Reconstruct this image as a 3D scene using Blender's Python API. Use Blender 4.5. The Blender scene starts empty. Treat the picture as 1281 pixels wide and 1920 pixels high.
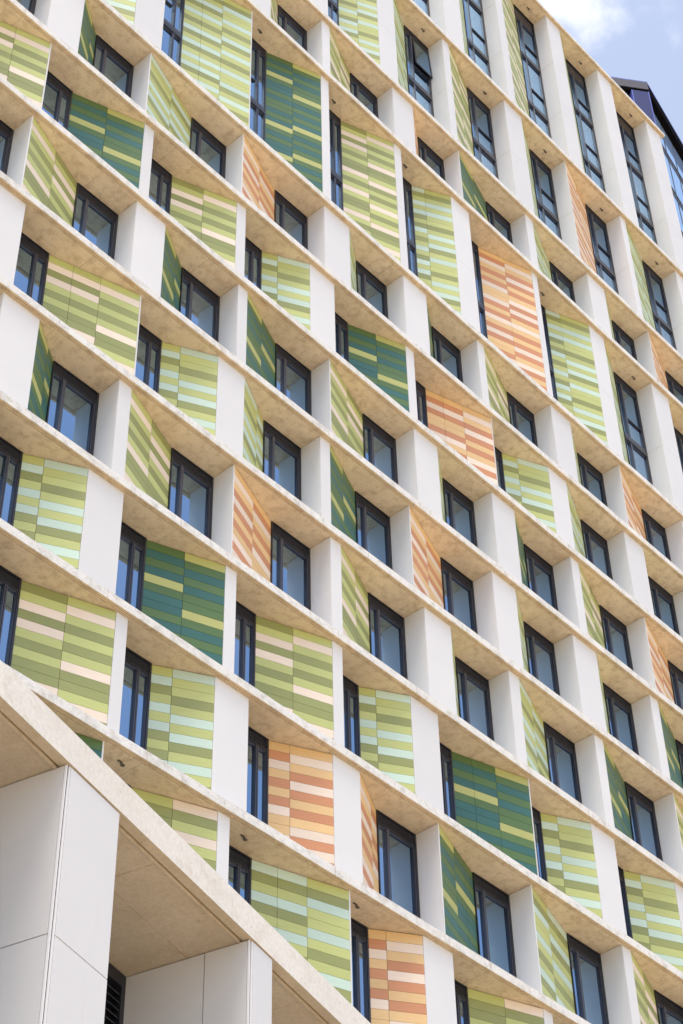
import bpy, math, random
from math import radians, sin, cos, pi
from mathutils import Vector, Matrix

SC = bpy.context.scene
COL = SC.collection
random.seed(7)

# ------------------------------------------------------------------ camera
GZ = 38.603                       # height of floor level 0 of the facade above the ground
R_RIGHT = (0.66970626, -0.7424189, -0.01754144)
R_FWD = (0.53979496, 0.47043355, 0.69807856)
R_UP = (-0.51001464, -0.47697636, 0.71580627)
CAM = Vector((-14.47635723, -21.47373061, GZ - 37.00360048))
cd = bpy.data.cameras.new("camera")
cam = bpy.data.objects.new("camera", cd)
COL.objects.link(cam)
x, y, z = Vector(R_RIGHT), Vector(R_UP), -Vector(R_FWD)
m = Matrix((x, y, z)).transposed().to_4x4()
m.translation = CAM
cam.matrix_world = m
cd.sensor_fit = 'HORIZONTAL'
cd.sensor_width = 36
cd.lens = 3681.17 / 1281 * 36
cd.clip_start = 0.5
cd.clip_end = 5000
SC.camera = cam
SC.render.resolution_x = 683
SC.render.resolution_y = 1024

# ------------------------------------------------------------------ sky, sun
SUN_EL, SUN_AZ = radians(67), radians(258)     # azimuth clockwise from +Y: a veiled sun in front and to the left of the facade
w = bpy.data.worlds.new("World")
SC.world = w
w.use_nodes = True
nt = w.node_tree
nt.nodes.clear()
out = nt.nodes.new('ShaderNodeOutputWorld')
bg = nt.nodes.new('ShaderNodeBackground')
sky = nt.nodes.new('ShaderNodeTexSky')
sky.sky_type = 'NISHITA'
sky.sun_disc = False
sky.sun_elevation = SUN_EL
sky.sun_rotation = SUN_AZ
sky.air_density = 1.0
sky.dust_density = 2.2
sky.ozone_density = 1.0
tc = nt.nodes.new('ShaderNodeTexCoord')
# thin bright cloud: noise over the sky directions, gathered around one patch of sky and scattered wisps elsewhere
mp = nt.nodes.new('ShaderNodeMapping')
mp.inputs['Scale'].default_value = (9, 9, 9)
ns = nt.nodes.new('ShaderNodeTexNoise')
ns.inputs['Scale'].default_value = 1.6
ns.inputs['Detail'].default_value = 9
ns.inputs['Roughness'].default_value = 0.55
nt.links.new(tc.outputs['Generated'], mp.inputs['Vector'])
nt.links.new(mp.outputs['Vector'], ns.inputs['Vector'])
dist = nt.nodes.new('ShaderNodeVectorMath')
dist.operation = 'DISTANCE'
dist.inputs[1].default_value = (0.4610, 0.2520, 0.8510)
nt.links.new(tc.outputs['Generated'], dist.inputs[0])
mr = nt.nodes.new('ShaderNodeMapRange')
mr.inputs['From Min'].default_value = 0.0
mr.inputs['From Max'].default_value = 0.105
mr.inputs['To Min'].default_value = 0.50
mr.inputs['To Max'].default_value = -0.22
nt.links.new(dist.outputs['Value'], mr.inputs['Value'])
ad = nt.nodes.new('ShaderNodeMath')
ad.operation = 'ADD'
nt.links.new(ns.outputs['Fac'], ad.inputs[0])
nt.links.new(mr.outputs['Result'], ad.inputs[1])
rmp = nt.nodes.new('ShaderNodeMapRange')
rmp.interpolation_type = 'SMOOTHSTEP'
rmp.inputs['From Min'].default_value = 0.71
rmp.inputs['From Max'].default_value = 1.06
nt.links.new(ad.outputs[0], rmp.inputs['Value'])
mix = nt.nodes.new('ShaderNodeMix')
mix.data_type = 'RGBA'
mix.inputs[7].default_value = (7.0, 6.9, 7.1, 1)
nt.links.new(rmp.outputs['Result'], mix.inputs[0])
veil = nt.nodes.new('ShaderNodeMix')          # thin high veil over the whole sky
veil.data_type = 'RGBA'
veil.inputs[0].default_value = 0.19
veil.inputs[7].default_value = (6.6, 6.7, 7.2, 1)
nt.links.new(sky.outputs['Color'], veil.inputs[6])
nt.links.new(veil.outputs[2], mix.inputs[6])
nt.links.new(mix.outputs[2], bg.inputs['Color'])
bg.inputs['Strength'].default_value = 0.10
nt.links.new(bg.outputs['Background'], out.inputs['Surface'])

sl = bpy.data.lights.new("sun", 'SUN')
sl.energy = 1.55
sl.angle = radians(38)
sl.color = (1.0, 0.92, 0.80)
so = bpy.data.objects.new("sun", sl)
COL.objects.link(so)
sd = Vector((sin(SUN_AZ) * cos(SUN_EL), cos(SUN_AZ) * cos(SUN_EL), sin(SUN_EL)))
so.rotation_euler = sd.to_track_quat('Z', 'Y').to_euler()
so.location = (0, 60, 120)

SC.view_settings.view_transform = 'Standard'
SC.view_settings.look = 'None'
SC.view_settings.gamma = 1
SC.view_settings.use_curve_mapping = False
SC.view_settings.exposure = 1.31
SC.cycles.max_bounces = 8
SC.cycles.diffuse_bounces = 5

# ------------------------------------------------------------------ materials
def srgb(r, g, b):
    f = lambda c: (c / 255 / 12.92) if c / 255 <= 0.04045 else ((c / 255 + 0.055) / 1.055) ** 2.4
    return (f(r), f(g), f(b))

def N(nt, kind, **kw):
    n = nt.nodes.new(kind)
    for k, v in kw.items():
        if k in n.inputs.keys():
            n.inputs[k].default_value = v
        else:
            setattr(n, k, v)
    return n

def base_mat(name, col, rough=0.5, spec=0.5, metal=0.0):
    m = bpy.data.materials.new(name)
    m.use_nodes = True
    nt = m.node_tree
    b = nt.nodes['Principled BSDF']
    b.inputs['Base Color'].default_value = (*col, 1)
    b.inputs['Roughness'].default_value = rough
    b.inputs['Specular IOR Level'].default_value = spec
    b.inputs['Metallic'].default_value = metal
    return m, nt, b

def ramp2(nt, src, c0, c1, lo=0.35, hi=0.65):
    r = nt.nodes.new('ShaderNodeMapRange')
    r.inputs['From Min'].default_value = lo
    r.inputs['From Max'].default_value = hi
    nt.links.new(src, r.inputs['Value'])
    mx = nt.nodes.new('ShaderNodeMix')
    mx.data_type = 'RGBA'
    nt.links.new(r.outputs['Result'], mx.inputs[0])
    for i, c in ((6, c0), (7, c1)):
        if isinstance(c, tuple):
            mx.inputs[i].default_value = (*c, 1)
        else:
            nt.links.new(c, mx.inputs[i])
    return mx.outputs[2]

def geo_pos(nt, scale=(1, 1, 1)):
    g = nt.nodes.new('ShaderNodeNewGeometry')
    mp = nt.nodes.new('ShaderNodeMapping')
    mp.inputs['Scale'].default_value = scale
    nt.links.new(g.outputs['Position'], mp.inputs['Vector'])
    return mp.outputs['Vector']

def noise(nt, vec, scale, detail=6, rough=0.6):
    n = nt.nodes.new('ShaderNodeTexNoise')
    n.inputs['Scale'].default_value = scale
    n.inputs['Detail'].default_value = detail
    n.inputs['Roughness'].default_value = rough
    nt.links.new(vec, n.inputs['Vector'])
    return n.outputs['Fac']

def bump(nt, b, h, strength, dist=0.01):
    bp = nt.nodes.new('ShaderNodeBump')
    bp.inputs['Strength'].default_value = strength
    bp.inputs['Distance'].default_value = dist
    nt.links.new(h, bp.inputs['Height'])
    nt.links.new(bp.outputs['Normal'], b.inputs['Normal'])

def concrete(name, c_main, c_alt, c_dark, c_rust, rust=0.70, speck=0.66):
    m, nt, b = base_mat(name, c_main, 0.85, 0.25)
    v = geo_pos(nt)
    big = noise(nt, v, 0.9, 6, 0.6)
    mid = noise(nt, v, 4.5, 10, 0.7)
    fine = noise(nt, v, 30, 4, 0.6)
    v2 = geo_pos(nt, (1.0, 2.0, 1.0))
    st = noise(nt, v2, 1.7, 8, 0.65)
    c = ramp2(nt, big, c_main, c_alt, 0.38, 0.62)
    c = ramp2(nt, mid, c, c_dark, speck - 0.13, speck + 0.10)
    c = ramp2(nt, st, c, c_rust, rust - 0.06, rust + 0.12)
    vo = nt.nodes.new('ShaderNodeTexVoronoi')
    vo.inputs['Scale'].default_value = 7.0
    nt.links.new(v, vo.inputs['Vector'])
    pit = nt.nodes.new('ShaderNodeMapRange')
    pit.inputs['From Min'].default_value = 0.05
    pit.inputs['From Max'].default_value = 0.11
    pit.inputs['To Min'].default_value = 1.0
    pit.inputs['To Max'].default_value = 0.0
    nt.links.new(vo.outputs['Distance'], pit.inputs['Value'])
    sel = nt.nodes.new('ShaderNodeMapRange')
    sel.inputs['From Min'].default_value = 0.52
    sel.inputs['From Max'].default_value = 0.60
    nt.links.new(noise(nt, v, 2.3, 2, 0.5), sel.inputs['Value'])
    pm = nt.nodes.new('ShaderNodeMath')
    pm.operation = 'MULTIPLY'
    nt.links.new(pit.outputs['Result'], pm.inputs[0])
    nt.links.new(sel.outputs['Result'], pm.inputs[1])
    c = ramp2(nt, pm.outputs[0], c, tuple(q * 0.62 for q in c_dark), 0.0, 1.4)
    hsv = nt.nodes.new('ShaderNodeHueSaturation')
    mr = nt.nodes.new('ShaderNodeMapRange')
    mr.inputs['From Min'].default_value = 0.3
    mr.inputs['From Max'].default_value = 0.7
    mr.inputs['To Min'].default_value = 0.9
    mr.inputs['To Max'].default_value = 1.08
    nt.links.new(fine, mr.inputs['Value'])
    nt.links.new(mr.outputs['Result'], hsv.inputs['Value'])
    nt.links.new(c, hsv.inputs['Color'])
    nt.links.new(hsv.outputs['Color'], b.inputs['Base Color'])
    bump(nt, b, mid, 0.25, 0.01)
    return m

M_EDGE = concrete('pale_concrete', (0.77, 0.76, 0.74), (0.72, 0.71, 0.685), (0.52, 0.50, 0.46), (0.56, 0.47, 0.36), 0.70, 0.60)
M_SOFFIT = concrete('bounce_tinted_concrete', (0.75, 0.62, 0.44), (0.67, 0.54, 0.375), (0.50, 0.38, 0.25), (0.56, 0.36, 0.19), 0.66, 0.60)  # same concrete as the slab front, warm ground bounce put into its colour

def white_mat():
    m, nt, b = base_mat('white_panel', (0.83, 0.83, 0.85), 0.42, 0.35)
    v = geo_pos(nt)
    n1 = noise(nt, v, 0.7, 4, 0.5)
    c = ramp2(nt, n1, (0.73, 0.73, 0.735), (0.70, 0.70, 0.71), 0.3, 0.7)
    v2 = geo_pos(nt, (6, 6, 0.5))
    st = noise(nt, v2, 2.0, 6, 0.6)
    c = ramp2(nt, st, c, (0.66, 0.65, 0.65), 0.62, 0.95)
    oi = nt.nodes.new('ShaderNodeObjectInfo')
    mr = nt.nodes.new('ShaderNodeMapRange')
    mr.inputs['To Min'].default_value = 0.955
    mr.inputs['To Max'].default_value = 1.035
    nt.links.new(oi.outputs['Random'], mr.inputs['Value'])
    hs = nt.nodes.new('ShaderNodeHueSaturation')
    nt.links.new(mr.outputs['Result'], hs.inputs['Value'])
    nt.links.new(c, hs.inputs['Color'])
    nt.links.new(hs.outputs['Color'], b.inputs['Base Color'])
    return m

M_WHITE = white_mat()
M_JOINT, _, _ = base_mat('casting_joint', (0.42, 0.32, 0.21), 0.9, 0.1)
M_GAP, _, _ = base_mat('dark_core', (0.09, 0.09, 0.10), 0.8, 0.1)  # dark grey core behind the panel gaps, also used for the rear walls
M_FRAME, _, _ = base_mat('charcoal_frame', (0.018, 0.020, 0.030), 0.38, 0.5)
M_SASH, _, _ = base_mat('sash_frame', (0.052, 0.056, 0.078), 0.35, 0.5)
M_TRIM, _, _ = base_mat('white_trim', (0.85, 0.85, 0.87), 0.35, 0.4)

def glass_mat(name, deep, refl, tint):
    m = bpy.data.materials.new(name)
    m.use_nodes = True
    nt = m.node_tree
    nt.nodes.clear()
    o = nt.nodes.new('ShaderNodeOutputMaterial')
    d = nt.nodes.new('ShaderNodeBsdfDiffuse')
    d.inputs['Color'].default_value = (*deep, 1)
    oi = nt.nodes.new('ShaderNodeObjectInfo')
    dc = ramp2(nt, oi.outputs['Random'], deep, tuple(q * 1.3 + 0.07 * (1 - q) for q in deep), 0.45, 1.0)
    nt.links.new(dc, d.inputs['Color'])
    g = nt.nodes.new('ShaderNodeBsdfGlossy')
    g.inputs['Color'].default_value = (*tint, 1)
    g.inputs['Roughness'].default_value = 0.015
    fr = nt.nodes.new('ShaderNodeFresnel')
    fr.inputs['IOR'].default_value = 1.5
    mr = nt.nodes.new('ShaderNodeMapRange')
    mr.inputs['To Min'].default_value = refl
    mr.inputs['To Max'].default_value = 1.0
    nt.links.new(fr.outputs['Fac'], mr.inputs['Value'])
    mx = nt.nodes.new('ShaderNodeMixShader')
    nt.links.new(mr.outputs['Result'], mx.inputs['Fac'])
    nt.links.new(d.outputs['BSDF'], mx.inputs[1])
    nt.links.new(g.outputs['BSDF'], mx.inputs[2])
    # panes are never perfectly flat
    v = geo_pos(nt)
    n = noise(nt, v, 0.8, 2, 0.4)
    bp = nt.nodes.new('ShaderNodeBump')
    bp.inputs['Strength'].default_value = 0.16
    bp.inputs['Distance'].default_value = 0.02
    nt.links.new(n, bp.inputs['Height'])
    nt.links.new(bp.outputs['Normal'], g.inputs['Normal'])
    nt.links.new(mx.outputs['Shader'], o.inputs['Surface'])
    return m

M_GLASS = glass_mat('window_glass', (0.016, 0.024, 0.045), 0.50, (0.46, 0.70, 1.0))
M_TGLASS = glass_mat('curtain_wall_glass', (0.28, 0.44, 0.74), 0.45, (0.62, 0.82, 1.0))

def board_mat(name, col):
    m, nt, b = base_mat(name, col, 0.42, 0.45)
    at = nt.nodes.new('ShaderNodeAttribute')
    at.attribute_name = 'tone'
    tcn = nt.nodes.new('ShaderNodeTexCoord')
    mp = nt.nodes.new('ShaderNodeMapping')
    mp.inputs['Scale'].default_value = (1.2, 1, 40)
    nt.links.new(tcn.outputs['Object'], mp.inputs['Vector'])
    n = noise(nt, mp.outputs['Vector'], 2.0, 6, 0.65)
    mr = nt.nodes.new('ShaderNodeMapRange')
    mr.inputs['From Min'].default_value = 0.25
    mr.inputs['From Max'].default_value = 0.75
    mr.inputs['To Min'].default_value = 0.90
    mr.inputs['To Max'].default_value = 1.10
    nt.links.new(n, mr.inputs['Value'])
    mu = nt.nodes.new('ShaderNodeMath')
    mu.operation = 'MULTIPLY'
    nt.links.new(mr.outputs['Result'], mu.inputs[0])
    nt.links.new(at.outputs['Fac'], mu.inputs[1])
    hsv = nt.nodes.new('ShaderNodeHueSaturation')
    hsv.inputs['Color'].default_value = (*col, 1)
    nt.links.new(mu.outputs[0], hsv.inputs['Value'])
    nt.links.new(hsv.outputs['Color'], b.inputs['Base Color'])
    bump(nt, b, n, 0.25, 0.004)
    return m

BOARD = {
    'l': board_mat('board_leaf_green', srgb(186, 193, 124)),
    'o': board_mat('board_olive', srgb(146, 152, 96)),
    'c': board_mat('board_cream', srgb(232, 217, 200)),
    'm': board_mat('board_mint', srgb(192, 214, 200)),
    't': board_mat('board_teal', srgb(56, 102, 96)),
    'g': board_mat('board_forest', srgb(84, 112, 66)),
    'y': board_mat('board_straw', srgb(178, 180, 112)),
    'p': board_mat('board_peach', srgb(226, 190, 137)),
    'r': board_mat('board_terracotta', srgb(201, 141, 102)),
    'w': board_mat('board_rose_white', srgb(232, 214, 196)),
}
M_BACK, _, _ = base_mat('board_backing', (0.05, 0.055, 0.045), 0.9, 0.1)

# ------------------------------------------------------------------ mesh helpers
ORG = {}

class MB:
    """collects boxes and polygons (world coordinates)"""
    def __init__(s):
        s.v, s.f, s.mi, s.tone = [], [], [], []
    def poly(s, pts, mi=0, tone=1.0):
        k = len(s.v)
        s.v += [tuple(p) for p in pts]
        s.f.append(tuple(range(k, k + len(pts))))
        s.mi.append(mi); s.tone.append(tone)
    def hexa(s, c, mi=0, tone=1.0):
        """c: 4 bottom corners (ccw from above), then 4 top corners"""
        k = len(s.v)
        s.v += [tuple(p) for p in c]
        for q in ((3, 2, 1, 0), (4, 5, 6, 7), (0, 1, 5, 4), (1, 2, 6, 5), (2, 3, 7, 6), (3, 0, 4, 7)):
            s.f.append(tuple(k + i for i in q))
            s.mi.append(mi); s.tone.append(tone)
    def box(s, x0, x1, y0, y1, z0, z1, mi=0, tone=1.0):
        s.hexa([(x0, y0, z0), (x1, y0, z0), (x1, y1, z0), (x0, y1, z0),
                (x0, y0, z1), (x1, y0, z1), (x1, y1, z1), (x0, y1, z1)], mi, tone)
    def extrude_x(s, prof, x0, x1, mis):
        """prof: closed (y, z) polygon, counter-clockwise seen from +x"""
        n = len(prof)
        k = len(s.v)
        s.v += [(x0, p[0], p[1]) for p in prof] + [(x1, p[0], p[1]) for p in prof]
        for i in range(n):
            j = (i + 1) % n
            s.f.append((k + i, k + j, k + n + j, k + n + i)); s.mi.append(mis[i]); s.tone.append(1)
        s.f.append(tuple(k + n + i for i in range(n))); s.mi.append(0); s.tone.append(1)
        s.f.append(tuple(k + n - 1 - i for i in range(n))); s.mi.append(0); s.tone.append(1)
    def build(s, name, mats, parent=None, T=None, bevel=0, origin=None, rotz=0.0):
        vs = [Vector(p) for p in s.v]
        if T is not None:
            vs = [T @ p for p in vs]
        if origin is None:
            n = len(vs)
            lo = Vector([min(p[i] for p in vs) for i in range(3)])
            hi = Vector([max(p[i] for p in vs) for i in range(3)])
            origin = Vector(((lo.x + hi.x) / 2, (lo.y + hi.y) / 2, lo.z))
        origin = Vector(origin)
        ri = Matrix.Rotation(-rotz, 3, 'Z')
        me = bpy.data.meshes.new(name)
        me.from_pydata([ri @ (p - origin) for p in vs], [], s.f)
        for mt in (mats if isinstance(mats, (list, tuple)) else [mats]):
            me.materials.append(mt)
        me.polygons.foreach_set('material_index', s.mi)
        if any(t != 1 for t in s.tone):
            a = me.attributes.new('tone', 'FLOAT', 'FACE')
            a.data.foreach_set('value', s.tone)
        me.update()
        o = bpy.data.objects.new(name, me)
        COL.objects.link(o)
        ORG[o.name] = origin
        if parent is not None:
            o.parent = parent
            o.location = origin - ORG[parent.name]
        else:
            o.location = origin
        o.rotation_euler = (0, 0, rotz)
        if bevel:
            bv = o.modifiers.new('bevel', 'BEVEL')
            bv.width = bevel; bv.segments = 1; bv.limit_method = 'ANGLE'
        return o

def thing(name, label, cat, loc):
    o = bpy.data.objects.new(name, None)
    COL.objects.link(o)
    o.location = loc
    o.empty_display_size = 1
    ORG[o.name] = Vector(loc)
    o['label'] = label; o['category'] = cat
    return o

def struct(o):
    o['kind'] = 'structure'
    return o

# ------------------------------------------------------------------ ground
def ground():
    m, nt, b = base_mat('pale_paving', (0.46, 0.40, 0.31), 0.85, 0.2)
    v = geo_pos(nt)
    br = nt.nodes.new('ShaderNodeTexBrick')
    br.inputs['Scale'].default_value = 1.0
    br.inputs['Color1'].default_value = (0.70, 0.58, 0.42, 1)
    br.inputs['Color2'].default_value = (0.64, 0.53, 0.38, 1)
    br.inputs['Mortar'].default_value = (0.28, 0.24, 0.2, 1)
    br.inputs['Mortar Size'].default_value = 0.01
    nt.links.new(v, br.inputs['Vector'])
    nt.links.new(br.outputs['Color'], b.inputs['Base Color'])
    g = MB()
    g.poly([(-1500, -1500, 0), (1500, -1500, 0), (1500, 1500, 0), (-1500, 1500, 0)])
    struct(g.build('ground', m, origin=(0, 0, 0)))
ground()

# ------------------------------------------------------------------ the coloured apartment building
P = 3.31126          # bay pitch
H = 3.1              # storey
D = 0.64346          # depth of the recesses
XE = 31.30           # right end of the facade
XL = -9.0            # left end of the facade
def lv(l): return GZ - H * l
ZL = {-10: GZ + 10.362 * H, -7: GZ + 7.06 * H, -5: GZ + 5.04 * H, -4: GZ + 4.035 * H,
      -2: GZ + 2.01 * H, -1: GZ + 1.015 * H}
def zl(l): return ZL.get(l, lv(l))

bld = thing('apartment_building', 'tall concrete apartment building with white piers and splayed green and orange striped panels', 'building', (10.0, 5.0, 0.0))

# floor slabs (pale front face and lip, drip groove, tan underside)
LEVELS = [-10, -7, -5, -4, -2, -1, 0, 1, 2, 3, 4, 5, 6, 7, 8, 9, 10, 11]
SLAB_T = 0.205
def slab(l):
    z = zl(l)
    t = SLAB_T
    y0, yb = -0.145, D + 0.25
    if l == -10:
        t = 0.17
    g = MB()
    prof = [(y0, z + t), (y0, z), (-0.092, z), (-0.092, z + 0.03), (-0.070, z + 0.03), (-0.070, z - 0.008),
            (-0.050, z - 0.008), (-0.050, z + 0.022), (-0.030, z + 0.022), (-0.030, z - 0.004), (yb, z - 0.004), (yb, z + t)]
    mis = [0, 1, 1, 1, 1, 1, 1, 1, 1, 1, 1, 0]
    xr = XE + (0.12 if l == -10 else 0.03)
    g.extrude_x(prof, XL, xr, mis)
    rs = random.Random(l + 50)
    xx = XL + rs.uniform(0.5, 3)
    while xx < XE - 0.3:
        g.box(xx, xx + 0.007, -0.028, D + 0.1, z - 0.0062, z - 0.0038, 2)
        g.box(xx - 0.003, xx + 0.003, y0 - 0.002, y0 + 0.002, z + 0.004, z + t - 0.004, 2)
        xx += rs.choice((2.4, 3.6, 4.8)) + rs.uniform(-.3, .3)
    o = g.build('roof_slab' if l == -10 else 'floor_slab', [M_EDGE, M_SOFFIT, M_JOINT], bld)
    # casting joints: short shallow notches on the front face
    return o
for l in LEVELS:
    slab(l)

# pixel test: which parts can the photograph see
def pix(p):
    q = Vector(p) - CAM
    zc = q.dot(Vector(R_FWD))
    if zc <= 0.1: return None
    return (3681.17 * q.dot(Vector(R_RIGHT)) / zc + 640.5, 960 - 3681.17 * q.dot(Vector(R_UP)) / zc)
def visible(x0, x1, z0, z1, y=0.3):
    ps = [pix((a, y, b)) for a in (x0, (x0 + x1) / 2, x1) for b in (z0, (z0 + z1) / 2, z1)]
    ps = [p for p in ps if p]
    if not ps: return False
    ax, bx = min(p[0] for p in ps), max(p[0] for p in ps)
    ay, by = min(p[1] for p in ps), max(p[1] for p in ps)
    if bx < 2 or ax > 1279 or by < 2 or ay > 1918: return False
    # behind the near wing in the lower left corner
    if all(p[1] > 1275 + 0.975 * p[0] for p in ps): return False
    return True

# ---- piers
PIERS_ST = MB()
def pier(e, b, z0, z1, h):
    """white pier e..b (metres) from z0 to z1; front sheet, left return sheet and core"""
    b = max(b, e + 0.034)
    vis = visible(e, b, z0, z1)
    g = MB() if vis else PIERS_ST
    n = max(1, round(h * 1.0))
    cuts = [z1 - (z1 - z0) * k / n for k in range(n + 1)]
    if n == 1 and False: pass
    gp = 0.005 if n > 1 else 0.0
    for k in range(n):
        t_, b_ = cuts[k], cuts[k + 1]
        t2 = t_ - (gp if k > 0 else 0); b2 = b_ + (gp if k < n - 1 else 0)
        if b - e > 0.06:
            g.box(e + 0.007, b, 0.0, 0.02, b2, t2, 0)
            g.box(e, e + 0.02, 0.024, D - 0.03, b2, t2, 0)
        else:
            g.box(e, b, 0.0, 0.02, b2, t2, 0)
            g.box(e, e + 0.02, 0.023, D - 0.03, b2, t2, 0)
    if b - e > 0.06:
        g.box(e + 0.021, b - 0.004, 0.021, D + 0.2, z0, z1, 1)
    else:
        g.box(e + 0.021, b - 0.002, 0.021, 0.06, z0, z1, 1)
    if vis:
        g.build('pier', [M_WHITE, M_GAP], bld)

# ---- windows
WIN_ST, PANE_ST = MB(), MB()
def window(x0, x1, z0, z1, h, top, mirror=False):
    """window between x0..x1 in the plane y = D, h storeys high"""
    vis = visible(x0, x1, z0, z1, D)
    g = MB() if vis else WIN_ST
    panes = []
    yf, yg = D - 0.035, D + 0.03
    W = x1 - x0
    def bx(a0, a1, y0, y1, c0, c1, mi=0):
        """a0..a1 measured from the splay side of the window"""
        if mirror: g.box(x1 - a1, x1 - a0, y0, y1, c0, c1, mi)
        else: g.box(x0 + a0, x0 + a1, y0, y1, c0, c1, mi)
    jl, jr = (0.05, 0.03) if mirror else (0.022, 0.06)
    bx(0, jl, yf, D + 0.08, z0, z1)
    bx(W - jr, W, yf, D + 0.08, z0, z1)
    bx(jl, W - jr, yf, D + 0.08, z1 - 0.035, z1)
    head = 0.85 if top == -10 else 0.27
    zh = z1 - 0.035 - head
    bx(jl, W - jr, D + 0.045, D + 0.075, zh, z1 - 0.035)
    if top == -10:
        bx(jl + 0.02, W - jr - 0.02, D + 0.01, D + 0.042, zh + 0.03, z1 - 0.06)
    else:
        a0, a1 = x0 + (jr if mirror else jl), x1 - (jl if mirror else jr)
        for k in range(5):
            zk = zh + 0.022 + k * 0.048
            g.hexa([(a0, yf + 0.012, zk), (a1, yf + 0.012, zk), (a1, D + 0.04, zk + 0.022), (a0, D + 0.04, zk + 0.022),
                    (a0, yf + 0.012, zk + 0.012), (a1, yf + 0.012, zk + 0.012), (a1, D + 0.04, zk + 0.034), (a0, D + 0.04, zk + 0.034)], 1 if k % 1 == 0 else 0)
    bx(jl, W - jr, yf + 0.004, D + 0.08, zh - 0.03, zh)
    zt = zh - 0.03
    xm = jl + 0.22 * (W - jl - jr)
    if h == 1:
        segs = [(z0, zt, False)]
    else:
        segs = []
        step = (z1 - z0) / h
        cur = zt
        for k in range(1, h):
            zb = z1 - step * k - 0.05
            segs.append((zb + 0.12, cur, True))
            bx(jl, W - jr, yf - 0.01, D + 0.08, zb - 0.16, zb - 0.01)
            bx(jl, W - jr, yf + 0.01, D + 0.08, zb + 0.0, zb + 0.115, 1)
            cur = zb - 0.17
        segs.append((z0, cur, True))
    for (a, b, bar) in segs:
        bx(xm, xm + (0.03 if mirror else 0.040), yf, D + 0.07, a, b, 1)
        bx(xm + 0.04, xm + (0.068 if mirror else 0.088), yf + 0.006, D + 0.07, a, b, 1)
        for (sa, sb) in ((jl + 0.003, xm), (xm + (0.068 if mirror else 0.088), W - jr - 0.003)):
            small = sb == xm
            bx(sa, sb, yf + 0.018, D + 0.05, b - 0.028, b - 0.003, 1)
            bx(sa, sb, yf + 0.018, D + 0.05, a, a + 0.05, 1)
            if not small:
                bx(sb - 0.03, sb, yf + 0.012, D + 0.05, a + 0.05, b - 0.028, 1)
                bx(sb - 0.052, sb - 0.034, yf + 0.022, D + 0.05, a + 0.05, b - 0.028, 0)
            else:
                bx(sa, sa + 0.014, yf + 0.016, D + 0.05, a + 0.05, b - 0.028, 1)
        if bar:
            hb = a + (b - a) * 0.36
            bx(xm + 0.118, W - jr - 0.06, yf + 0.010, D + 0.05, hb, hb + 0.045, 0)
        for (p0, p1) in ((jl, xm), (xm + (0.068 if mirror else 0.088), W - jr)):
            if mirror: panes.append((x1 - p1, x1 - p0, a, b))
            else: panes.append((x0 + p0, x0 + p1, a, b))
    if vis:
        wo = g.build('window', [M_FRAME, M_SASH], bld)
        for q in panes:
            pg = MB()
            pg.box(q[0], q[1], yg, yg + 0.012, q[2], q[3])
            pg.build('pane', M_GLASS, wo)
    else:
        for q in panes:
            PANE_ST.box(q[0], q[1], yg, yg + 0.012, q[2], q[3])

# ---- splayed cladding panels
def seq(kind, ncol, i, k, row):
    """colour of board k (0 = top) in column i"""
    S = {
     ('C', 0): 'olcoclolooclolcloolclololc', ('C', 1): 'lclololcoolcololclolcoolcl',
     ('C', 2): 'lcoclolooclolcoclolooclolc',
     ('M', 0): 'lmolmlmolomlolmlomlmollmol', ('M', 1): 'mllolmlmolmlolmlmllolmlmol',
     ('M', 2): 'molmolmlolmolmolmlmolmlolm', ('M', 3): 'lomllmlolmolmlolmllmolmlol',
     ('D', 0): 'gtgtygttgtggtgtygtgttygtgt', ('D', 1): 'ygtgtggygtgtgtygtgtgygtgtg',
     ('R', 0): 'prwprprwppwrprwprwrpprwprp', ('R', 1): 'pwprwrprpwrwrpwprprwrpwrpr',
     ('R', 2): 'prwrpprwprrwprwprprwpprwpr',
    }
    if ncol == 3:
        j = {'C': (2, 2, 1), 'M': (2, 2, 3), 'D': (0, 0, 1), 'R': (2, 2, 1)}[kind][i]
    else:
        j = i
    if row == 5 and ncol == 2 and kind == 'C':
        return ('loololcocloloc', 'colclololcoolc')[i][k % 14]
    s = S[(kind, j)]
    if row == 5 and kind == 'D': k += 3
    if row in (-4, -7) and kind == 'M' and ncol == 2: k += (1, 11)[i]
    return s[k % len(s)]

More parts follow.
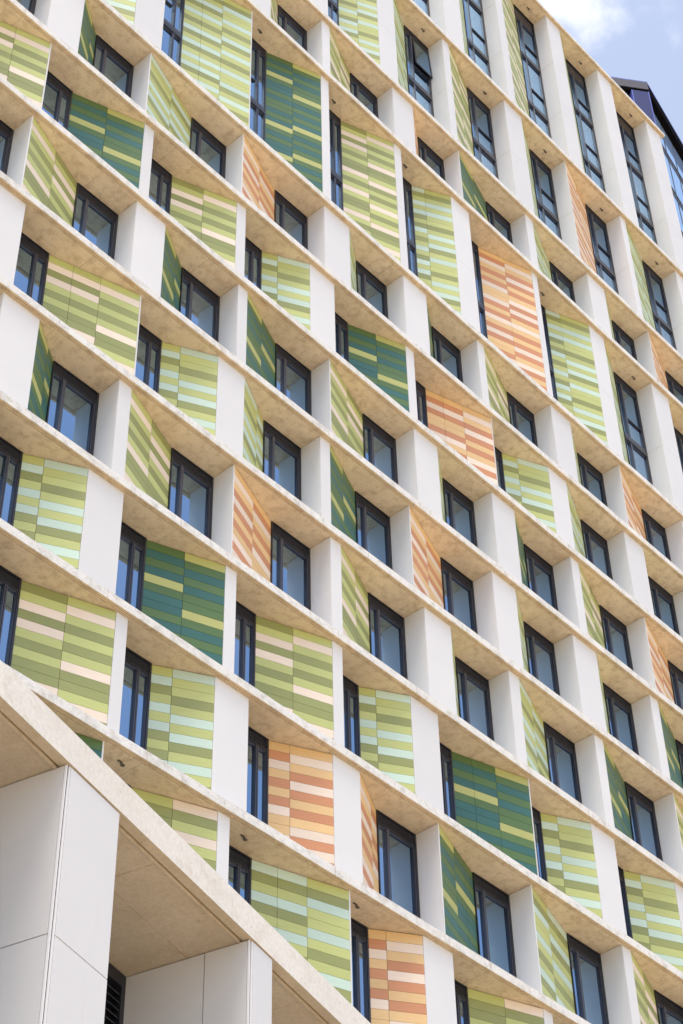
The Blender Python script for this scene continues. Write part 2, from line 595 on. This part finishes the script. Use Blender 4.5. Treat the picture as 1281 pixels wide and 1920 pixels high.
LAB = {'C': 'cladding panel striped in leaf green, olive and cream', 'M': 'cladding panel striped in leaf green, olive and pale mint',
       'D': 'cladding panel striped in dark teal and forest green', 'R': 'cladding panel striped in terracotta, peach and cream'}
CL_ST = MB()
KEYS = list(BOARD)
def cladding(pw, pf, z0, z1, kind, ncol, nb):
    """pw: plan point at the window, pf: plan point at the pier; boards face the street"""
    a, b = Vector((pw[0], pw[1], 0)), Vector((pf[0], pf[1], 0))
    L = (b - a).length
    flip = b.x < a.x
    # local frame: u from left to right
    left, right = (b, a) if flip else (a, b)
    u = (right - left).normalized()
    nrm = Vector((u.y, -u.x, 0))           # towards the street
    if ncol == 3: ws = [0.27, 0.30, 0.43]
    elif ncol == 2: ws = [0.49, 0.51]
    else: ws = [0.34, 0.66]                # narrow + wide
    nc = len(ws)
    order = list(range(nc))
    if flip:
        ws = ws[::-1]; order = order[::-1]
    g = MB()
    th = 0.02
    def pt(s, d, z): 
        p = left + u * s + nrm * d
        return (p.x, p.y, z)
    # backing
    g.hexa([pt(0, -0.05, z0), pt(0, -0.012, z0), pt(L, -0.012, z0), pt(L, -0.05, z0)][::-1] +
           [pt(0, -0.05, z1), pt(0, -0.012, z1), pt(L, -0.012, z1), pt(L, -0.05, z1)][::-1], 0)
    bh = (H * 1.0 - SLAB_T) / 13
    s = 0.0
    used = ['back']
    for ci, wd in enumerate(ws):
        s0, s1 = s * L + (0.004 if ci else 0.0), (s + wd) * L - (0.004 if ci < nc - 1 else 0.0)
        s += wd
        k = 0
        zt = z1
        while zt > z0 + 0.02:
            zb = max(z0, zt - bh)
            if zb - z0 < 0.03: zb = z0
            c = seq(kind, nc if ncol != 1.5 else 2, order[ci], k, nb)
            if c not in used: used.append(c)
            t = random.uniform(0.94, 1.06)
            g.hexa([pt(s0, -0.012, zb + 0.004), pt(s0, 0, zb + 0.004), pt(s1, 0, zb + 0.004), pt(s1, -0.012, zb + 0.004)][::-1] +
                   [pt(s0, -0.012, zt - 0.004), pt(s0, 0, zt - 0.004), pt(s1, 0, zt - 0.004), pt(s1, -0.012, zt - 0.004)][::-1], used.index(c), t)
            zt = zb; k += 1
    # thin edge trim at the pier
    e0, e1 = (-0.012, -0.001) if flip else (L + 0.001, L + 0.012)
    vis = visible(min(a.x, b.x), max(a.x, b.x), z0, z1)
    if vis:
        ang = math.atan2(u.y, u.x)
        o = g.build('cladding_panel', [M_BACK] + [BOARD[c] for c in used[1:]], bld, origin=(left.x, left.y, z0), rotz=ang)
        o['label'] = LAB[kind]
    else:
        base = len(CL_ST.v)
        remap = [0] + [1 + KEYS.index(c) for c in used[1:]]
        CL_ST.v += g.v
        CL_ST.f += [tuple(i + base for i in f) for f in g.f]
        CL_ST.mi += [remap[i] for i in g.mi]
        CL_ST.tone += g.tone

# rows: level of the soffit -> (storeys, [pier (e, b) and, after it, the bay to its right])
# bay: kind A (panel at the left, window at the right) or B (window at the left), colour set, columns (1.5 = narrow + wide)
W_ = 0.385
ROWS = {
-10: (3, [(-2.03, -1.9), 'AM2', (-1.02, -.9), 'AC2', (0.0, .1), 'AM2', (.99, 1.2), 'AC2', (1.98, 2.08), 'AM2', (2.97, 3.2), 'AC2', (3.95, 4.05), 'AM2', (4.93, 5.235), 'AM1.5', (5.975, 6.11), 'AC2', (7.058, 7.327), 'AM1.5', (8.091, 8.378), 'AC1.5', (9.118, 9.437)]),
-7: (2, [(-2.03, -1.9), 'AM2', (-1.2, -.92), 'BC2', (-.05, .05), 'BM2', (.8, 1.05), 'BM1.5', (1.9, 2.05), 'BD1.5', (2.775, 3.052), 'BM2', (3.79, 4.055), 'AM1.5', (4.842, 4.95), 'AC2', (5.871, 6.175), 'AM1.5', (6.942, 6.942), 'AR2', (7.958, 8.062), 'AM2', (9.046, 9.437)]),
-5: (1, [(-2.03, -1.9), 'AM2', (-1.02, -.9), 'AC2', (-.02, .1), 'AD2', (.98, 1.1), 'AM2', (2.0, 2.285), 'AC1.5', (2.961, 3.066), 'AC2', (3.949, 4.249), 'AR1.5', (4.933, 4.933), 'AD2', (5.984, 6.107), 'AM2', (7.02, 7.317), 'AM1.5', (8.095, 8.095), 'AR2', (9.07, 9.437)]),
-4: (2, [(-2.03, -1.9), 'BM2', (-1.2, -.92), 'BC2', (-.22, .06), 'BM1.5', (.784, 1.076), 'BM3', (2.052, 2.052), 'BD2', (2.933, 3.035), 'BC2', (3.92, 4.02), 'BM1.5', (4.735, 5.0), 'BR2', (5.96, 6.048), 'BM1.5', (6.886, 7.135), 'AM1.5', (7.947, 8.251), 'AC1.5', (9.0, 9.437)]),
-2: (1, [(-2.03, -1.9), 'AC2', (-.98, -.98), 'AC2', (.005, .301), 'AD1.5', (.975, .975), 'AM2', (1.991, 1.991), 'AR2', (2.946, 3.254), 'AM1.5', (3.938, 4.241), 'AD1.5', (4.925, 5.022), 'AC2', (5.975, 6.272), 'AM1.5', (7.017, 7.017), 'AR2', (8.03, 8.13), 'AM2', (9.07, 9.437)]),
-1: (1, [(-2.03, -1.9), 'BD2', (-.95, -.88), 'BC3', (.06, .06), 'BD2', (.979, 1.075), 'BC2', (1.949, 2.047), 'BM1.5', (2.764, 3.048), 'BD2', (3.913, 4.013), 'BR3', (5.017, 5.017), 'BM1.5', (5.805, 6.064), 'AM1.5', (6.911, 7.209), 'AM1.5', (7.937, 8.24), 'AC1.5', (9.05, 9.437)]),
0: (1, [(-2.03, -1.9), 'AD2', (-1.02, -.75), 'AM1.5', (.003, .003), 'AC2', (.972, 1.253), 'AD1.5', (1.988, 2.086), 'AD2', (2.971, 2.971), 'AC2', (3.952, 4.237), 'AM1.5', (4.917, 5.214), 'AD1.5', (5.969, 6.079), 'AC2', (7.018, 7.018), 'AR2', (8.03, 8.3), 'AM1.5', (9.07, 9.437)]),
1: (1, [(-2.03, -1.9), 'AC2', (-1.2, -.92), 'AD2', (-.20, .062), 'BC3', (1.078, 1.078), 'BM1.5', (1.818, 2.078), 'AM1.5', (2.855, 2.959), 'AD2', (3.833, 3.833), 'AR2', (4.816, 5.109), 'AM1.5', (5.842, 6.159), 'AM1.5', (6.897, 7.017), 'AD2', (7.93, 8.03), 'AC2', (9.0, 9.437)]),
2: (1, [(-2.03, -1.9), 'AM2', (-1.02, -.75), 'AC1.5', (.001, .293), 'AD1.5', (.963, 1.07), 'AC2', (1.996, 1.996), 'AR2', (2.944, 3.053), 'AC2', (3.941, 4.237), 'AM1.5', (4.906, 5.031), 'AM2', (5.963, 6.079), 'AD2', (7.012, 7.012), 'AC2', (8.0, 8.1), 'AM2', (9.05, 9.437)]),
3: (1, [(-2.03, -1.9), 'BC2', (-1.2, -.92), 'BD2', (-.1, .07), 'BM1.5', (.79, 1.078), 'BD2', (1.952, 2.051), 'BC2', (2.945, 3.043), 'BM1.5', (3.729, 4.018), 'BD3', (5.016, 5.016), 'BM1.5', (5.757, 6.044), 'BM1.5', (6.813, 7.08), 'BC2', (7.95, 8.05), 'BR2', (9.0, 9.437)]),
4: (1, [(-2.03, -1.9), 'BD2', (-1.0, -.9), 'BR2', (.08, .18), 'BC2', (1.097, 1.187), 'BM1.5', (1.896, 2.181), 'BR1.5', (2.931, 3.183), 'AR1.5', (3.943, 3.943), 'AD3', (4.919, 4.919), 'AM3', (5.955, 6.061), 'AC2', (7.0, 7.1), 'AM2', (8.05, 8.15), 'AR2', (9.05, 9.437)]),
5: (1, [(-2.03, -1.9), 'BC2', (-1.0, -.9), 'BM2', (.03, .13), 'BD2', (1.078, 1.078), 'BC2', (1.954, 2.049), 'BM3', (3.053, 3.053), 'BR1.5', (3.726, 4.01), 'BC2', (4.918, 5.015), 'BM1.5', (5.8, 6.06), 'BD2', (6.95, 7.05), 'BC2', (7.95, 8.05), 'BR2', (9.0, 9.437)]),
}
ROWS[6] = (1, [(-2.03, -1.9), 'BM2', (-1.0, -.9), 'BC2', (-.02, .1), 'BR2', (.9, 1.1), 'BM2', (1.954, 2.049), 'BC2', (2.95, 3.05), 'BM1.5', (3.75, 4.01), 'BD2', (4.918, 5.015), 'BC2', (5.95, 6.06), 'BD2', (6.95, 7.05), 'BM2', (7.95, 8.05), 'BR2', (9.0, 9.437)])
BOTTOM = {-10: -7, -7: -5, -5: -4, -4: -2, -2: -1}
for l in range(7, 12):
    ROWS[l] = (1, ROWS[5 if l % 2 else 2][1])
NW = 0
for l, (h, items) in ROWS.items():
    z1 = zl(l) - 0.016
    nxt = BOTTOM.get(l, l + 1)
    z0 = (zl(nxt) + SLAB_T + 0.004) if l < 11 else 0.02
    # filler pier at far left
    pier(XL + 0.05, items[0][0] * P - 0.05 + 0.0, z0, z1, h)
    for i in range(0, len(items) - 1, 2):
        e, b = items[i]
        e2, b2 = items[i + 2]
        bay = items[i + 1]
        if i > 0 or True:
            pier(e * P, b * P, z0, z1, h)
        x0, x1 = max(b * P, e * P + 0.034), e2 * P
        kind, cset, nc = bay[0], bay[1], float(bay[2:])
        nb = 13 * h
        if kind == 'A':
            w0 = x1 - W_ * P
            w0 = max(w0, x0 + 0.25)
            cladding((w0, D), (x0 + 0.002, 0.008), z0, z1 - 0.004, cset, nc if nc == 1.5 else int(nc), l)
            window(w0 + 0.004, x1 - 0.004, z0, z1, h, l)
        else:
            w1 = x0 + 0.370 * P
            cladding((w1, D), (x1 - 0.003, 0.008), z0, z1 - 0.004, cset, nc if nc == 1.5 else int(nc), l)
            window(x0 + 0.03, w1 - 0.004, z0, z1, h, l, True)
    e, b = items[-1]
    pier(e * P, b * P, z0, z1, h)

def stuff(g, name, mats):
    if g.v:
        o = g.build(name, mats, bld)
        o['kind'] = 'stuff'
stuff(PIERS_ST, 'pier', [M_WHITE, M_GAP])
stuff(WIN_ST, 'window', [M_FRAME, M_SASH])
stuff(PANE_ST, 'pane', M_GLASS)
stuff(CL_ST, 'cladding_panel', [M_BACK] + [BOARD[c] for c in KEYS])

# building volume behind the facade
g = MB()
g.box(XL, XE - 0.05, D + 0.30, 16.0, 0.0, zl(-10) - 0.01, 0)
g.build('wall', M_GAP, bld)
g = MB()
g.box(XE - 0.045, XE - 0.02, D - 0.2, 16.2, 0.0, zl(-10) - 0.012, 0)
g.build('side_wall', M_WHITE, bld)
g = MB()
g.box(XL, XE - 0.05, D + 0.26, 16.0, zl(-10) + 0.003, zl(-10) + 0.16, 0)
g.build('roof', M_EDGE, bld)

# one top-hung sash stands open near the top
zt_, x0_, x1_ = zl(-7) - 0.42, 4.575 * P, 4.835 * P
g = MB()
def sb(a, b, c, d):
    y = lambda z: D - 0.05 - (zt_ - z) * 0.05
    g.hexa([(a, y(c), c), (b, y(c), c), (b, y(c) + 0.04, c), (a, y(c) + 0.04, c), (a, y(d), d), (b, y(d), d), (b, y(d) + 0.04, d), (a, y(d) + 0.04, d)])
zb_ = zt_ - 1.55
sb(x0_, x0_ + 0.05, zb_, zt_); sb(x1_ - 0.05, x1_, zb_, zt_); sb(x0_ + 0.05, x1_ - 0.05, zb_, zb_ + 0.06); sb(x0_ + 0.05, x1_ - 0.05, zt_ - 0.05, zt_)
so_ = g.build('window', [M_FRAME, M_SASH], bld)
so_['label'] = 'window sash tilted open'
g = MB(); sb(x0_ + 0.051, x1_ - 0.051, zb_ + 0.061, zt_ - 0.051)
g.v = [(p[0], p[1] + (0.012 if k % 4 < 2 else -0.012), p[2]) for k, p in enumerate(g.v)]
g.build('pane', M_GLASS, so_)

# small dark fittings hanging under the slabs
M_FIT, _, _ = base_mat('weathered_metal', (0.12, 0.10, 0.085), 0.6, 0.3)
def fitting(x, y, z):
    g = MB()
    g.box(x - 0.07, x + 0.03, y - 0.02, y + 0.02, z - 0.012, z - 0.0045)
    n = 10
    r0, r1 = 0.012, 0.045
    a = [(x + r0 * cos(2 * pi * k / n), y + r0 * sin(2 * pi * k / n), z - 0.0125) for k in range(n)]
    b_ = [(x + 0.045 + r1 * cos(2 * pi * k / n), y - 0.01 + r1 * sin(2 * pi * k / n), z - 0.075) for k in range(n)]
    for k in range(n):
        j = (k + 1) % n
        g.poly([a[j], a[k], b_[k], b_[j]])
    g.poly(b_[::-1])
    g.build('soffit_fitting', M_FIT, bld)
for (u, yy, l) in [(6.83, .31, -10), (7.87, .30, -10), (8.92, .29, -10), (5.66, .31, -7), (6.69, .27, -7), (7.75, .33, -7), (4.63, .27, -7), (8.8, .3, -7),
                   (2.24, .29, -4), (3.21, .33, -4), (4.18, .29, -4), (7.76, .29, -4), (6.25, .30, -4), (1.27, .22, 5), (2.23, .23, 5), (3.19, .23, 5)]:
    fitting(u * P, yy, zl(l))

# ------------------------------------------------------------------ the near wing in the lower left corner
AZ = radians(14.4)
PO = Vector((-4.19300281, -11.37830098, GZ - 27.98501288))
TP = Matrix.Translation(PO) @ Matrix.Rotation(AZ, 4, 'Z')
wing = thing('podium_wing', 'low near wing in the lower left with thick cream concrete edge and broad white piers', 'building', PO + Vector((0, 0, -PO.z)))
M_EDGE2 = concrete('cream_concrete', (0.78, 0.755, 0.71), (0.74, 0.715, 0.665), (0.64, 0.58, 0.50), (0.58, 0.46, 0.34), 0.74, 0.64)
M_SOFF2 = concrete('podium_soffit_concrete', (0.57, 0.475, 0.355), (0.50, 0.41, 0.30), (0.47, 0.38, 0.27), (0.46, 0.33, 0.21), 0.68, 0.62)  # wing edge concrete seen from below, its browner light put into the colour
WD = 1.385
M_SEAM = concrete('seam_concrete', (0.50, 0.40, 0.29), (0.56, 0.46, 0.34), (0.40, 0.31, 0.22), (0.42, 0.30, 0.19), 0.6, 0.55)
g = MB()
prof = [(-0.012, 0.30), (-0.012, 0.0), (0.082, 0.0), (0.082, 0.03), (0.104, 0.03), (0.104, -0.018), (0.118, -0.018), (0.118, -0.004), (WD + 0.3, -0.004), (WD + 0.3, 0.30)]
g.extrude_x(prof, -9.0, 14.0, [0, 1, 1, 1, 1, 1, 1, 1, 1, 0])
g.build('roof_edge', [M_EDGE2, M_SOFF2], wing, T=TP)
# formwork joints on the soffit are shallow ribs
g = MB()
for xx in (-6.2, -3.9, -1.35, 1.1, 3.6, 6.1, 8.6, 11.1):
    g.box(xx, xx + 0.016, 0.125, WD - 0.02, -0.0052, -0.0035)
g.box(-9, 14, 0.62, 0.636, -0.0056, -0.0035)
g.build('formwork_joint', M_SEAM, wing, T=TP)
g = MB()
g.box(-9.0, 14.0, WD + 0.3, 9.0, -PO.z, 0.28)
g.build('wall', M_GAP, wing, T=TP)

def wing_pier(x0, x1, retj):
    g = MB()
    cuts = [-0.008, -1.475, -3.4, -5.3, -7.2, -PO.z - 0.0 + 0.02]
    cuts = [-0.008, -1.475, -3.4, -5.3, -7.2, -9.1, 0.02 - PO.z]
    for k in range(len(cuts) - 1):
        t, b = cuts[k] - 0.005, cuts[k + 1] + 0.005
        g.box(x0 + 0.045, x1, 0.0, 0.02, b, t, 0)
        g.box(x0, x0 + 0.02, 0.035, retj - 0.005, b, t, 0)
        g.box(x0, x0 + 0.02, retj + 0.005, WD, b, t, 0)
        g.box(x1 - 0.02, x1, 0.024, WD, b, t, 0)
    g.box(x0 + 0.002, x0 + 0.014, 0.012, 0.030, cuts[-1], cuts[0], 2)
    g.box(x0 + 0.030, x0 + 0.040, 0.003, 0.018, cuts[-1], cuts[0], 2)
    g.box(x0 + 0.022, x1 - 0.022, 0.022, WD + 0.2, cuts[-1], cuts[0], 1)
    g.build('pier', [M_WHITE, M_GAP, M_TRIM], wing, T=TP)
spacing = 2.79
for k, (a, b) in enumerate([(-8.4, -7.66), (-5.6, -4.88), (-2.792, -2.068), (0.0, 0.37), (2.8, 3.17), (5.6, 6.32), (8.4, 8.77), (11.2, 11.92)]):
    wing_pier(a, b, 0.452 if k > 2 else 1.02)
# recessed windows with louvres between the piers
def wing_window(x0, x1, parent=wing):
    zt = -0.012
    g = MB()
    y = WD - 0.15
    g.box(x0, x0 + 0.06, y, WD + 0.1, 0.05 - PO.z, zt)
    g.box(x1 - 0.06, x1, y, WD + 0.1, 0.05 - PO.z, zt)
    g.box(x0 + 0.06, x1 - 0.06, y, WD + 0.1, zt - 0.12, zt)
    z = zt - 0.17
    while z > -3.3:
        g.hexa([(x1 - 0.5, y + 0.01, z - 0.04), (x1 - 0.06, y + 0.01, z - 0.04), (x1 - 0.06, y + 0.07, z), (x1 - 0.5, y + 0.07, z),
                (x1 - 0.5, y + 0.01, z - 0.025), (x1 - 0.06, y + 0.01, z - 0.025), (x1 - 0.06, y + 0.07, z + 0.015), (x1 - 0.5, y + 0.07, z + 0.015)])
        z -= 0.075
    g.box(x1 - 0.56, x1 - 0.5, y, WD + 0.1, 0.05 - PO.z, zt - 0.12)
    g.box(x1 - 0.5, x1 - 0.06, WD - 0.06, WD - 0.03, -3.3, zt - 0.12)
    wo = g.build('window', M_FRAME, wing, T=TP)
    p = MB()
    p.box(x0 + 0.06, x1 - 0.56, WD, WD + 0.012, 0.05 - PO.z, zt - 0.12)
    p.build('pane', M_GLASS, wo, T=TP)
xs = [(-7.66, -5.6), (-4.88, -2.792), (-2.068, 0.0), (0.37, 2.8), (3.17, 5.6), (6.32, 8.4), (8.77, 11.2)]
for a, b in xs:
    wing_window(a + 0.005, b - 0.004)

# ------------------------------------------------------------------ glass tower behind the right end
TA = Vector((44.6222873, 6.33606085, GZ + 57.64821257))
TT = Matrix.Translation(TA) @ Matrix.Rotation(radians(10.8), 4, 'Z')
tower = thing('glass_tower', 'dark tower with blue glass curtain wall and black roof overhang behind the right end', 'building', (TA.x, TA.y, 0))
M_NAVY, _, _ = base_mat('navy_metal', (0.035, 0.045, 0.14), 0.6, 0.2, 0.0)
M_FLASH, _, _ = base_mat('blue_flashing', (0.10, 0.13, 0.42), 0.4, 0.4, 0.0)
M_BLACK, _, _ = base_mat('black_soffit', (0.005, 0.0045, 0.005), 0.9, 0.02)
M_GREYM, _, _ = base_mat('grey_metal', (0.075, 0.075, 0.095), 0.5, 0.3, 0.0)
def prism(g, pts, z0, z1, mi=0):
    g.poly([(p[0], p[1], z1) for p in pts], mi)
    g.poly([(p[0], p[1], z0) for p in reversed(pts)], mi)
    n = len(pts)
    for k in range(n):
        a, b = pts[k], pts[(k + 1) % n]
        g.poly([(a[0], a[1], z0), (b[0], b[1], z0), (b[0], b[1], z1), (a[0], a[1], z1)], mi)
ld = Vector((-0.66, 0.75, 0))
g = MB()
prism(g, [(0, 0), (45, 0), (45, 30), (-16, 30), (ld.x * 24, ld.y * 24)], -0.10, 0, 0)
g.build('roof_flashing', M_FLASH, tower, T=TT)
g = MB()
prism(g, [(0.03, 0.02), (44.9, 0.02), (44.9, 29.9), (-15.9, 29.9), (ld.x * 23.9 + .03, ld.y * 23.9 + .02)], -0.98, -0.104, 0)
g.build('roof_overhang', M_BLACK, tower, T=TT)
# fascia panel on the left side
lp = Vector((0.0, 0.0, 0)); nn = Vector((-0.75, -0.66, 0))
def lpt(s, d, z): 
    p = lp + ld * s + nn * d
    return (p.x, p.y, z)
def lbox(g, s0, s1, d0, d1, z0, z1, mi=0):
    g.hexa([lpt(s1, d1, z0), lpt(s0, d1, z0), lpt(s0, d0, z0), lpt(s1, d0, z0), lpt(s1, d1, z1), lpt(s0, d1, z1), lpt(s0, d0, z1), lpt(s1, d0, z1)], mi)
g = MB(); lbox(g, 0, 22, -0.02, 0.02, -0.80, -0.104)
g.build('fascia', M_GREYM, tower, T=TT)
g = MB(); lbox(g, 0.06, 0.95, -0.4, -0.03, -30, -0.985); lbox(g, 3.0, 22, -0.4, -0.03, -30, -0.985)
g.build('wall', M_NAVY, tower, T=TT)
g = MB(); lbox(g, 0.0, 0.055, -0.4, -0.01, -30, -0.985); lbox(g, 0.96, 1.02, -0.5, -0.02, -30, -0.985); lbox(g, 1.2, 1.25, -0.8, -0.3, -30, -0.985)
g.build('corner_mullion', M_FLASH, tower, T=TT)
g = MB()
gy = 0.36
prism(g, [(0.5, gy), (44, gy), (44, 29), (-12, 29), (0.3 + ld.x * 16, 0.9 + ld.y * 16)], -TA.z + 0.01, -0.985)
g.build('curtain_wall', M_TGLASS, tower, T=TT)
g = MB()
for k in range(24):
    xx = 0.7 + k * 1.55
    g.box(xx, xx + 0.03, gy - 0.03, gy - 0.002, -45, -0.985)
zz = -4.1
while zz > -45:
    g.box(0.5, 40, gy - 0.06, gy - 0.001, zz, zz + 0.09, 0)
    g.box(0.5, 40, gy - 0.04, gy - 0.001, zz - 0.40, zz - 0.35, 0)
    zz -= 3.9
g.build('mullion', M_GREYM, tower, T=TT)
